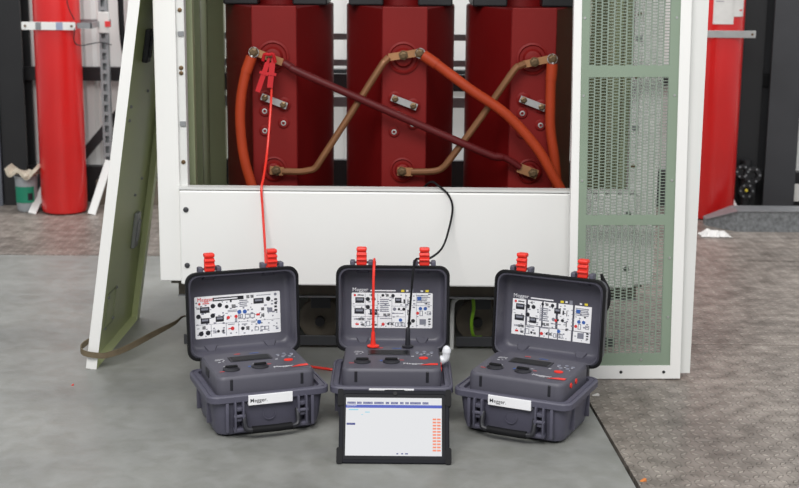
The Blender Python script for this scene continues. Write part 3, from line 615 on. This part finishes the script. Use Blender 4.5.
# ------------------------------------------------------------------ portable test sets
def fill_label(Q, variant, LW, LH):
    """Q: dict of MB per ink, all in label plane coordinates 0..LW, 0..LH"""
    k, g, bl, rd, ye, wp = Q['ink'], Q['grey'], Q['blue'], Q['red'], Q['yel'], Q['white']
    def X(u): return u * LW
    def Y(v): return v * LH
    def rc(m, u0, u1, v0, v1): m.rect(X(u0), X(u1), Y(v0), Y(v1))
    def dc(m, u, v, r): m.disc(X(u), Y(v), r * LH)
    def lines(m, u0, u1, v0, v1, n):
        for i in range(n):
            vv = v1 - (v1 - v0) * (i + .5) / n; h = (v1 - v0) / n * .26
            rc(m, u0, u0 + (u1 - u0) * random.uniform(.75, 1), vv - h, vv + h)
    def device(u, v, wd, ht, m=k):
        rc(m, u - wd / 2, u + wd / 2, v - ht / 2, v + ht / 2)
        wp_ = g; 
        wp_.rect(X(u - wd * .36), X(u + wd * .36), Y(v - ht * .05), Y(v + ht * .3), 0.0006)
    def outline(u0, u1, v0, v1, t=.008):
        rc(g, u0, u1, v0, v0 + t * 2); rc(g, u0, u1, v1 - t * 2, v1); rc(g, u0, u0 + t, v0, v1); rc(g, u1 - t, u1, v0, v1)
    def hatch(u, v, s):
        for i in range(4): rc(k, u - s, u + s, v - s * 2 + i * s * 1.05, v - s * 2 + i * s * 1.05 + s * .7)
    rng = random.Random(11)
    for gi in range(20):                      # illegible small captions spread over the sheet
        for gj in range(11):
            if rng.random() < (.55 if variant == 'A' and gj < 9 else .45):
                u = (gi + rng.uniform(.1, .5)) / 20.5 + .005; v = (gj + rng.uniform(.1, .7)) / 11.5 + .02
                if variant == 'C' and (.17 < u % .2 < .2): continue
                if variant == 'A' and v > .84: continue
                g.rect(X(u), X(min(.985, u + rng.uniform(.012, .032))), Y(v), Y(v + rng.uniform(.015, .04)), -0.0002)
    if variant == 'A':
        rd.text('Megger', 0.018, X(.03), Y(.885), 0.0004, 0.0)
        rc(k, .21, .57, .87, .955); lines(wp, .225, .555, .885, .94, 1)
        for u in (.62, .67): hatch(u, .92, .018)
        rc(g, .72, .89, .925, .94); dc(g, .945, .93, .035)
        rc(g, .01, .99, .325, .333); rc(g, .18, .185, .03, .32); rc(g, .355, .36, .03, .32); rc(g, .50, .505, .03, .32)
        dc(rd, .055, .83, .03); rc(rd, .09, .17, .82, .84); lines(k, .02, .06, .70, .75, 2)
        device(.115, .68, .11, .14); device(.115, .42, .10, .13); device(.285, .44, .095, .13); device(.745, .80, .12, .13)
        for u, v in ((.21, .76), (.29, .77), (.205, .53), (.86, .83), (.04, .53)): dc(k, u, v, .055)
        rc(k, .41, .43, .82, .92); dc(k, .37, .72, .045); hatch(.45, .72, .022)
        dc(rd, .385, .46, .04); dc(rd, .475, .47, .04); dc(rd, .43, .19, .045); rc(rd, .38, .42, .18, .2)
        for u, v in ((.515, .57), (.58, .57), (.745, .29)): dc(bl, u, v, .05)
        lines(g, .52, .63, .68, .86, 4); lines(g, .38, .50, .58, .64, 2)
        for u in (.50, .58, .64): outline(u, u + .055, .40, .51)
        for u in (.69, .76, .81): outline(u, u + .05, .09, .18)
        hatch(.79, .60, .018); hatch(.79, .45, .018); device(.875, .56, .06, .11, g); rc(rd, .715, .755, .45, .5)
        lines(k, .93, .97, .5, .85, 4); dc(k, .065, .12, .058); dc(k, .145, .13, .058); hatch(.10, .26, .018)
        lines(g, .20, .25, .1, .2, 3); dc(k, .265, .15, .035); hatch(.32, .14, .015); dc(k, .55, .17, .045); hatch(.61, .17, .02); lines(g, .54, .62, .25, .29, 2)
        lines(g, .38, .46, .27, .31, 1); lines(g, .65, .71, .28, .32, 1)
    else:
        wp.text('Megger', 0.018, 0.002, LH + 0.005, 0.0003, 0.0)
        lines(wp, .23, .56, 1.03, 1.10, 1)
        for u in (.63, .93): rc(ye, u - .02, u + .02, 1.03, 1.09)
        rc(wp, .67, .70, 1.04, 1.09); rc(wp, .85, .88, 1.04, 1.08); rc(g, .72, .76, 1.0, 1.12)
        dc(rd, .04, .93, .035); rc(k, .07, .15, .92, .945); device(.10, .79, .11, .16); device(.095, .48, .12, .16)
        for u, v in ((.20, .82), (.27, .82), (.20, .59)): dc(k, u, v, .06)
        device(.27, .45, .09, .16, k); rc(k, .24, .255, .9, .97)
        dc(k, .385, .93, .04); hatch(.44, .93, .018); dc(k, .51, .92, .05); lines(g, .35, .48, .45, .84, 7)
        hatch(.41, .38, .018); hatch(.46, .38, .018); device(.575, .79, .08, .15); rc(k, .64, .66, .7, .82)
        dc(g, .53, .54, .05); dc(k, .585, .54, .035); dc(k, .645, .54, .045); lines(g, .52, .66, .4, .44, 1)
        for u, v in ((.85, .56), (.91, .56), (.605, .23)): dc(bl, u, v, .05)
        for u, v in ((.815, .43), (.39, .11)): dc(rd, u, v, .045)
        outline(.84, .88, .35, .5); outline(.93, .98, .38, .48); lines(g, .80, .97, .72, .95, 5); rc(bl, .81, .86, .8, .9); rc(k, .91, .935, .68, .72)
        lines(g, .03, .08, .22, .28, 2); hatch(.10, .25, .018); hatch(.14, .25, .018); hatch(.14, .09, .018); rc(rd, .05, .09, .08, .13)
        outline(.18, .23, .05, .2); dc(k, .26, .10, .035); hatch(.30, .09, .015); lines(g, .19, .30, .23, .28, 1)
        dc(k, .455, .12, .035); hatch(.50, .12, .018); lines(g, .35, .50, .25, .29, 1)
        for u in (.54, .58, .62): outline(u, u + .035, .04, .16)
        dc(k, .715, .14, .06) if variant == 'B' else dc(rd, .56, .52, .04)
        dc(k, .76, .21, .055) if variant == 'B' else hatch(.70, .3, .015)
        device(.88, .18, .08, .16, g); lines(k, .95, .98, .08, .3, 3); lines(k, .69, .70, .3, .9, 2)
        if variant == 'B':
            for u in (.165, .32, .495, .665, .80):
                rc(g, u, u + .004, .02, .98)
            rc(g, .01, .66, .315, .325); rc(g, .66, .99, .64, .65); rc(g, .01, .32, .64, .65); rc(g, .49, .66, .62, .63)

def test_set(loc, rot, label, variant, lean):
    t = thing('insulation_test_set', label, 'test set', loc, rot, 'grey portable test sets in open cases')
    FW, FD = 0.193, 0.155
    rr = lambda hx, hy, r, z, cy=0: [(x, y, z) for x, y in rrect(hx, hy, r, 6, 0, cy)]
    S = Matrix.Diagonal((1.02, 1.03, 1.04, 1))
    # lower case body with flange, shallow ledge on top
    b = MB(); b.loft([rr(FW - .042, FD - .036, .03, .005), rr(FW - .032, FD - .026, .035, .010), rr(FW - .026, FD - .020, .035, .032), rr(FW - .018, FD - .013, .034, .110),
                      rr(FW - .009, FD - .007, .034, .115), rr(FW, FD, .034, .119), rr(FW, FD, .034, .136), rr(FW - .003, FD - .003, .032, .140), rr(FW - .008, FD - .008, .028, .140),
                      rr(FW - .009, FD - .009, .027, .137), rr(FW - .012, FD - .012, .024, .137), rr(FW - .013, FD - .013, .023, .1395), rr(FW - .026, FD - .019, .023, .1395), rr(FW - .028, FD - .020, .022, .130), rr(FW - .034, FD - .024, .022, .128)])
    body = b.build('case_body', M_case, t, local=True)
    for sx in (-1, 1):
        for sy in (-1, 1):
            MB().cyl((sx * .13, sy * .10, 0.0), (sx * .13, sy * .10, .007), .012, n=14).build('foot', M_rubber, body, local=True)
    for x in (-.132, .132): MB(S).box(x - .005, x + .005, -.150, -.128, .022, .113, .002).build('rib', M_case, body, local=True)
    for sx in (-1, 1):
        for y in (-.06, .08): MB(S).box(min(sx * .160, sx * .177), max(sx * .160, sx * .177), y - .005, y + .005, .03, .113, .002).build('rib', M_case, body, local=True)
    # front catches
    for sx in (-1, 1):
        b = MB(S); x = sx * .098
        b.box(x - .015, x - .009, -.163, -.130, .030, .118, .002); b.box(x + .009, x + .015, -.163, -.130, .030, .118, .002)
        b.box(x - .0092, x + .0092, -.158, -.13, .088, .100, .002); b.box(x - .0092, x + .0092, -.156, -.13, .056, .066, .002); b.box(x - .017, x + .017, -.160, -.13, .024, .036, .003)
        b.cyl((x - .017, -.157, .073), (x + .017, -.157, .073), .0055, n=10)
        b.build('front_catch', M_case, t, local=True)
    # carrying handle folded down between the catches
    b = MB(S); b.tube([(-.083, -.150, .078), (-.083, -.158, .060), (-.081, -.165, .040), (-.070, -.168, .032), (-.03, -.168, .030), (.03, -.168, .030), (.070, -.168, .032), (.081, -.165, .040), (.083, -.158, .060), (.083, -.150, .078)], .008, 10, 5)
    hd = b.build('carry_handle', M_dark, t, local=True)
    MB(S).tube([(-.062, -.168, .031), (0, -.1685, .030), (.062, -.168, .031)], .011, 12, 6).build('grip', M_rubber, hd, local=True)
    MB(S).lathe((0, -.1338, .066), (0, -1, 0), [(.020, 0), (.020, .003), (.0175, .003), (.0175, .0005)], 24, caps=False).build('round_emboss', M_case, body, local=True)
    # white name strip under the flange
    ns = MB().box(-.070, .070, -.1575, -.140, .105, .137, .0012).build('name_strip', M_label, t, smooth=False, local=True, label='white strip with black lettering')
    TT = Matrix(((1, 0, 0, -.065), (0, 0, -1, -.1579), (0, 1, 0, .1145), (0, 0, 0, 1)))
    MB(TT).text('Megger.', .0172, 0, 0, 0, .0001).build('lettering', M_ink, ns, smooth=False, local=True)
    # instrument panel block
    pz, cy, hx, hy = .188, .0135, .156, .1285
    p = MB(); p.loft([rr(hx, hy, .026, .1275, cy), rr(hx, hy, .026, .176, cy), rr(hx - .002, hy - .002, .026, .184, cy), rr(hx - .006, hy - .006, .024, .188, cy), rr(hx - .012, hy - .012, .02, pz, cy)])
    pan = p.build('instrument_panel', M_panel, t, local=True)
    for x in (-.112, .112): MB().box(x - .005, x + .005, cy - hy - .0012, cy - hy + .004, .144, .180, .002).build('panel_groove', M_dark, pan, smooth=False, local=True)
    D = Matrix.Translation((0, cy, pz))
    MB(D).box(-.078, .058, .022, .074, -.002, .0022, .001).build('display_bezel', M_dark, t, smooth=False, local=True)
    MB(D).box(-.070, .050, .026, .070, .0015, .0030).build('display', M_lcd, t, smooth=False, local=True)
    for x, y in ((-.094, -.052), (-.002, -.050)):
        kb = MB(D).lathe((x, y, -.0005), (0, 0, 1), [(.027, 0), (.027, .003), (.024, .005), (.021, .008), (.019, .0085)], 28).build('selector_knob', M_dark, t, local=True)
        MB(D).box(x - .020, x + .020, y - .006, y + .006, .007, .0135, .003).build('knob_bar', M_rubber, kb, smooth=False, local=True)
    for x, y in ((.082, .052), (.105, .060), (.128, .052), (.094, .030), (.117, .030)):
        MB(D).lathe((x, y, -.0005), (0, 0, 1), [(.0062, 0), (.0062, .0028), (.004, .0035)], 14).build('push_button', M_inkgrey, t, local=True)
    MB(D @ Matrix.Diagonal((1.35, 1, 1, 1))).lathe((.075, -.010, -.0005), (0, 0, 1), [(.011, 0), (.011, .003), (.009, .0042)], 18).build('start_button', M_redp, t, local=True, label='red oval push button')
    # printed marks on the panel
    zz = .0012
    b = MB(D)
    for x, y, a, c in ((-.124, .048, .018, .003), (-.122, .058, .028, .003), (-.118, .026, .008, .005), (-.098, .044, .005, .005), (.062, .006, .009, .005), (.126, .014, .004, .004), (-.112, -.018, .03, .0022), (-.018, -.018, .012, .002), (.012, -.018, .012, .002), (-.104, .030, .005, .004)):
        b.rect(x, x + a, y, y + c, zz)
    for x in (.082, .105, .128): b.rect(x - .003, x + .003, .040, .043, zz)
    b.text('Megger', .0215, .036, -.078, zz, .0)
    b.build('panel_print', M_wprint, pan, smooth=False, local=True)
    b = MB(D); V = [b.v(q) for q in ((.088, -.088, zz + .0003), (.146, -.086, zz + .0003), (.146, -.066, zz + .0003), (.120, -.068, zz + .0003))]; b.face(V)
    b.build('panel_swoosh', M_redp, pan, smooth=False, local=True)
    b = MB(D); b.rect(-.05, -.03, .098, .103, zz); b.rect(-.135, -.120, -.072, -.068, zz); b.rect(.026, .038, -.036, -.032, zz); b.build('panel_red_print', M_redp, pan, smooth=False, local=True)
    b = MB(D); b.rect(.0, .030, .094, .099, zz); b.rect(-.038, -.030, -.046, -.036, zz); b.build('panel_blue_print', M_inkblue, pan, smooth=False, local=True)
    # side sockets
    MB().box(-hx - .0025, -hx + .002, .0, .045, .154, .180, .002).build('side_socket', M_dark, pan, smooth=False, local=True)
    for y in (-.04, .01): MB().lathe((hx, y, .165), (1, 0, 0), [(.008, 0), (.008, .003), (.005, .003)], 16).build('side_socket', M_redp, pan, local=True)
    # ---- lid
    a = R(lean); LV = 0.287; LW2 = .1865
    ML = Matrix.Translation((0, FD + .010, .160)) @ Matrix(((1, 0, 0, 0), (0, math.sin(a), -math.cos(a), 0), (0, math.cos(a), math.sin(a), 0), (0, 0, 0, 1)))
    lr = lambda i, w, r=.034: [(x, y, w) for x, y in rrect(LW2 - i, LV / 2 - i, max(r - i * .3, .012), 6, 0, LV / 2 + .002)]
    b = MB(ML); b.loft([lr(.026, -.084), lr(.016, -.082), lr(.010, -.072), lr(.005, -.016), lr(0, -.014), lr(0, -.002), lr(.002, 0), lr(.005, 0), lr(.0065, -.005), lr(.009, -.005), lr(.0105, -.001), lr(.013, -.002), lr(.0175, -.052), lr(.024, -.063), lr(.030, -.066)])
    lid = b.build('lid', M_caselid, t, local=True)
    b = MB(ML); b.loft([lr(-.0012, -.013), lr(-.002, -.008), lr(-.0012, -.001), lr(.001, .001), lr(.0055, .001), lr(.0072, -.004)], False, False); b.build('lid_seal', M_rubber, lid, local=True)
    for sx in (-1, 1):
        for v, s2 in ((.028, 1), (LV - .024, -1)):
            b = MB(ML); b.loft([[(sx * .10 - .022, v - .010, -.067), (sx * .10 + .022, v - .010, -.067), (sx * .10 + .022, v + .010, -.067), (sx * .10 - .022, v + .010, -.067)],
                    [(sx * .10 - .010, v - .010 * s2 - .003, -.050), (sx * .10 + .010, v - .010 * s2 - .003, -.050), (sx * .10 + .010, v - .010 * s2 + .003, -.050), (sx * .10 - .010, v - .010 * s2 + .003, -.050)]])
            b.build('lid_gusset', M_caselid, lid, smooth=False, local=True)
    for x in (-.12, 0, .12): MB().loft([[(x - .03, FD - .008, .132), (x + .03, FD - .008, .132), (x + .03, FD + .016, .132), (x - .03, FD + .016, .132)], [(x - .03, FD + .004, .172), (x + .03, FD + .004, .172), (x + .03, FD + .016, .172), (x - .03, FD + .016, .172)]]).build('hinge', M_dark, t, local=True, smooth=False)
    for sx in (-1, 1):
        x = sx * .104
        for dx in (-.030, .030): MB(ML).box(x + dx - .008, x + dx + .008, LV - .004, LV + .018, -.046, -.012, .004).build('latch_ear', M_case, lid, smooth=False, local=True)
        MB(ML).cyl((x - .036, LV + .010, -.03), (x + .036, LV + .010, -.03), .004, n=10).build('latch_pin', M_case, lid, local=True)
        b = MB(ML)
        b.box(x - .017, x + .017, LV + .001, LV + .046, -.030, -.016, .004); b.box(x - .015, x + .015, LV + .040, LV + .060, -.034, -.020, .004)
        b.box(x - .017, x + .017, LV + .048, LV + .062, -.040, -.010, .005); b.box(x - .017, x + .017, LV + .018, LV + .026, -.016, -.008, .003); b.box(x - .017, x + .017, LV + .034, LV + .042, -.016, -.009, .003)
        b.build('lid_latch', M_redp, t, smooth=False, local=True, label='red flip latch')
    # instruction label inside the lid
    LW, LH = (.288, .140) if variant == 'A' else (.272, .120)
    ML2 = ML @ Matrix.Translation((-LW / 2 + {'A': -.005, 'B': -.002, 'C': -.008}[variant], .060 if variant == 'A' else .068, -.0655))
    b = MB(ML2)
    if variant == 'C':
        cards = [(0, .17, 0, 1), (.195, .375, .30, 1), (.395, .555, .30, 1), (.18, .355, 0, .28), (.37, .475, 0, .28), (.485, .585, 0, .28), (.585, .765, .30, 1), (.60, .76, 0, .29), (.79, 1, .30, 1), (.785, 1, 0, .28)]
        for u0, u1, v0, v1 in cards: b.box(u0 * LW, u1 * LW, v0 * LH, v1 * LH, -.0004, .0008)
    else:
        gx, gy = LW / 2, LH / 2
        b.loft([[(x, y, z) for x, y in rrect(gx, gy, .004, 3, gx, gy)] for z in (-.0004, .0008)])
    lb = b.build('instruction_label', M_label, t, smooth=False, local=True, label='white instruction label with small pictograms')
    Q = {k: MB(ML2 @ Matrix.Translation((0, 0, .0012 + .00025 * ki))) for ki, k in enumerate( ('grey', 'ink', 'blue', 'red', 'yel', 'white'))}
    fill_label(Q, variant, LW, LH)
    for k, m in (('ink', M_ink), ('grey', M_inkgrey), ('blue', M_inkblue), ('red', M_inkred), ('yel', M_inkyel), ('white', M_wprint)):
        if len(Q[k].bm.faces): Q[k].build('label_print', m, lb, smooth=False, local=True)
    return t, ML

ts1, _ = test_set((-0.445, 4.247, 0), R(20), 'grey open test set standing beside the leaning green panel', 'A', 4)
ts2, _ = test_set((-0.021, 4.312, 0), R(0), 'grey open test set behind the tablet, leads plugged in', 'B', 4)
ts3, _ = test_set((0.406, 4.220, 0), R(-25), 'grey open test set beside the perforated panel, card-style lid label', 'C', 4)
# soft black pouch strap behind the right lid
tag(MB().tube([(0.672, 4.53, 0.42), (0.686, 4.53, 0.37), (0.686, 4.53, 0.31), (0.676, 4.53, 0.26), (0.672, 4.53, 0.18)], lambda t: 0.005 + 0.016 * math.sin(math.pi * min(1, t * 1.3)) ** 2, 10).build('black_pouch', M_rubber), 'black soft pouch behind lid of the test set by perforated panel', 'pouch')

# ------------------------------------------------------------------ test leads
red = thing('red_test_lead', 'red test lead from middle test set up to clip on coil', 'test lead', (-0.10, 4.44, 0))
sx0, sy0 = -0.084, 4.438
red_path = [(sx0, sy0, 0.20), (sx0, sy0 + .001, 0.30), (sx0, sy0 + .008, 0.40), (sx0 + .001, sy0 + .03, 0.455), (sx0 + .001, sy0 + .09, 0.464), (sx0, sy0 + .17, 0.40), (sx0 - .02, sy0 + .25, 0.20), (sx0 - .07, sy0 + .29, 0.05),
            (-0.20, 4.765, 0.0065), (-0.25, 4.775, 0.0055), (-0.32, 4.805, 0.0055), (-0.40, 4.80, 0.02), (-0.455, 4.755, 0.15), (-0.462, 4.735, 0.33), (-0.468, 4.76, 0.45), (-0.478, 4.792, 0.58), (-0.482, 4.800, 0.65), (-0.478, 4.842, 0.685), (-0.474, 4.94, 0.76), (-0.466, 5.0, 0.90), (-0.462, 5.012, 0.985)]
MB().tube(red_path, 0.0046, 8, 8).build('wire', M_redlead, red)
MB().lathe((sx0, sy0, 0.191), (0, 0, 1), [(.020, 0), (.020, .003), (.009, .006), (.0075, .02), (.0062, .045), (.005, .05)], 18).build('plug', M_redp, red)
for dx0, dx1, z1, wd in ((-0.466, -0.468, 1.0, .020), (-0.470, -0.512, .985, .018)):
    cp = MB(); p0 = Vector((dx0 + (.008 if dx1 > -.49 else -.006), 5.018, 1.068)); p1 = Vector((dx1, 5.008, z1 - .02))
    d = (p1 - p0).normalized()
    cp.obox(p0, p1, wd, .016, (0, 1, 0)); cp.obox(p0 + d * .035, p0 + d * .045, wd * 1.8, .022, (0, 1, 0)); cp.obox(p0 - d * .02, p0 + d * .01, wd * .55, .012, (0, 1, 0))
    cp.build('clip', M_clip, red, smooth=False)
MB().tube([(-0.492, 5.012, 1.075), (-0.486, 5.006, 1.098), (-0.470, 5.004, 1.098), (-0.455, 5.006, 1.098), (-0.448, 5.012, 1.07)], .006, 8, 5).build('clip_jaw', M_clip, red)
blk = thing('black_test_lead', 'black test lead from middle test set into the cabinet', 'test lead', (0.04, 4.44, 0))
bx0, by0 = 0.030, 4.438
MB().tube([(bx0, by0, 0.20), (bx0 + .004, by0 + .003, 0.28), (bx0 + .012, by0 + .008, 0.40), (bx0 + .018, by0 + .03, 0.457), (bx0 + .028, by0 + .085, 0.468), (bx0 + .065, by0 + .16, 0.450), (bx0 + .115, by0 + .26, 0.465), (0.172, 4.775, 0.52), (0.184, 4.798, 0.59), (0.168, 4.802, 0.635), (0.135, 4.812, 0.663), (0.105, 4.86, 0.668), (0.06, 4.93, 0.60), (0.03, 4.98, 0.48)], .0038, 8).build('wire', M_rubber, blk)
MB().lathe((bx0, by0, 0.191), (0, 0, 1), [(.019, 0), (.019, .004), (.009, .006), (.008, .03), (.0075, .06), (.005, .065)], 18).build('plug', M_dark, blk)
# white elbow plug on the right of the middle set
el = MB(); el.tube([(0.130, 4.37, 0.166), (0.142, 4.37, 0.166), (0.151, 4.37, 0.170), (0.155, 4.37, 0.180), (0.156, 4.37, 0.206)], .0125, 14, 5); el.lathe((0.156, 4.37, 0.192), (0, 0, 1), [(.0145, 0), (.0145, .008), (.010, .018), (.006, .022)], 16)
el.lathe((0.138, 4.37, 0.166), (1, 0, 0), [(.0155, -.002), (.0155, .008)], 16)
tag(el.build('elbow_plug', M_clear), 'white plastic elbow plug on side of the middle test set', 'plug')

# ------------------------------------------------------------------ tablet
tb = thing('tablet', 'black rugged tablet with lit white screen propped before middle test set', 'tablet', (-0.009, 3.93, 0))
TT = R(31)
MT = Matrix.Translation((-0.011, 3.866, 0.003)) @ Matrix(((1, 0, 0, 0), (0, math.sin(TT), -math.cos(TT), 0), (0, math.cos(TT), math.sin(TT), 0), (0, 0, 0, 1)))
TW, TL = .1628, .219
rr = lambda i, w, r: [(x, y, w) for x, y in rrect(TW - i, TL / 2 - i, r, 5, 0, TL / 2)]
b = MB(MT); b.loft([rr(.006, -.024, .012), rr(0, -.020, .016), rr(0, -.003, .016), rr(.003, 0, .014), rr(.011, .0005, .010), rr(.012, -.003, .009)]); bd = b.build('rugged_shell', M_shell, tb)
for sx in (-1, 1):
    for y0, y1 in ((0, .045), (TL - .045, TL)): MB(MT).loft([[(x, y, w) for x, y in rrect(.009, (y1 - y0) / 2 + .003, .007, 3, sx * (TW - .003), (y0 + y1) / 2)] for w in (-.025, .0025)]).build('corner_bumper', M_rubber, bd, smooth=False)
MB(MT).box(-TW + .012, TW - .012, .012, TL - .012, -.003, -.0015).build('glass_bezel', M_bezel, tb, smooth=False)
MB(MT).lathe((0.002, TL - .010, -.0005), (0, 0, 1), [(.006, 0), (.006, .003), (.003, .003)], 14).build('camera_window', M_lcd, tb)
MB(MT).box(-.03, .03, TL - .004, TL + .003, -.016, -.004, .002).build('top_button', M_rubber, tb, smooth=False)
SX0, SX1, SY0, SY1 = -.1435, .1405, .023, .196
sc = MB(MT).box(SX0, SX1, SY0, SY1, -.0016, -.0006).build('screen', M_scr, tb, smooth=False, label='lit white screen showing a table')
W_, H_ = SX1 - SX0, SY1 - SY0
def srect(m, u0, u1, v0, v1): m.rect(SX0 + u0 * W_, SX0 + u1 * W_, SY1 - v1 * H_, SY1 - v0 * H_, 0.0)
q = MB(MT); srect(q, 0, 1, .125, .178); q.build('screen_bar', M_scrblue, sc, smooth=False)
q = MB(MT)
for u0, u1 in ((.015, .10), (.115, .165), (.18, .28), (.295, .40), (.415, .455), (.47, .55), (.565, .605), (.62, .66), (.67, .79), (.80, .86)):
    u = u0
    while u < u1 - .008: srect(q, u, u + .010, .072, .112); u += .0125
srect(q, .01, .10, .44, .475)
for u0, u1 in ((.53, .55), (.58, .6), (.62, .65)): srect(q, u0, u1, .955, .975)
q.build('screen_text', M_scrnavy, sc, smooth=False)
q = MB(MT); srect(q, .01, .11, .13, .158); srect(q, .02, .07, .45, .462); q.build('screen_white_text', M_scr, sc, smooth=False)
for ob in (sc,): pass
q = MB(MT); srect(q, .03, .13, .20, .22); srect(q, .2, .25, .245, .26); srect(q, .16, .18, .29, .30); q.build('screen_cyan_text', M_scrcyan, sc, smooth=False)
q = MB(MT)
for k in range(11):
    for u in (.905, .95): srect(q, u, u + .038, .355 + k * .0535, .385 + k * .0535)
q.build('screen_orange_cells', M_scrorange, sc, smooth=False)
b = MB(MT); b.box(-.06, .06, .05, .14, -.028, -.024); kb = MB(); kb.obox(MT @ Vector((0, .14, -.026)), Vector((-0.009, 4.135, 0.004)), .10, .003, (1, 0, 0))
b.build('kickstand_plate', M_dark, tb, smooth=False); kb.build('kickstand', M_dark, tb, smooth=False)

# ------------------------------------------------------------------ litter
def scrap(name, x, y, sx, sy, m, label, cat, rot=0.3):
    b = MB(Matrix.Translation((x, y, 0.0005)) @ Matrix.Rotation(rot, 4, 'Z'))
    b.loft([[(px * 1.0, py, 0.0) for px, py in rrect(sx, sy, min(sx, sy) * .8, 3)], [(px * .9, py * .9, 0.0035 + 0.003 * math.sin(px * 200)) for px, py in rrect(sx, sy, min(sx, sy) * .8, 3)]])
    tag(b.build(name, m), label, cat)
scrap('leaf_scrap', 0.70, 3.755, .010, .006, M_leaf, 'small orange leaf scrap on the tread plate', 'scrap')
scrap('paper_chip', 0.668, 4.52, .013, .006, M_paper, 'white paper chip on tread plate by dark seam', 'scrap', .1)
scrap('red_chip', -1.115, 4.58, .004, .0035, M_redp, 'tiny red chip on the grey floor near the leaning panel', 'scrap')
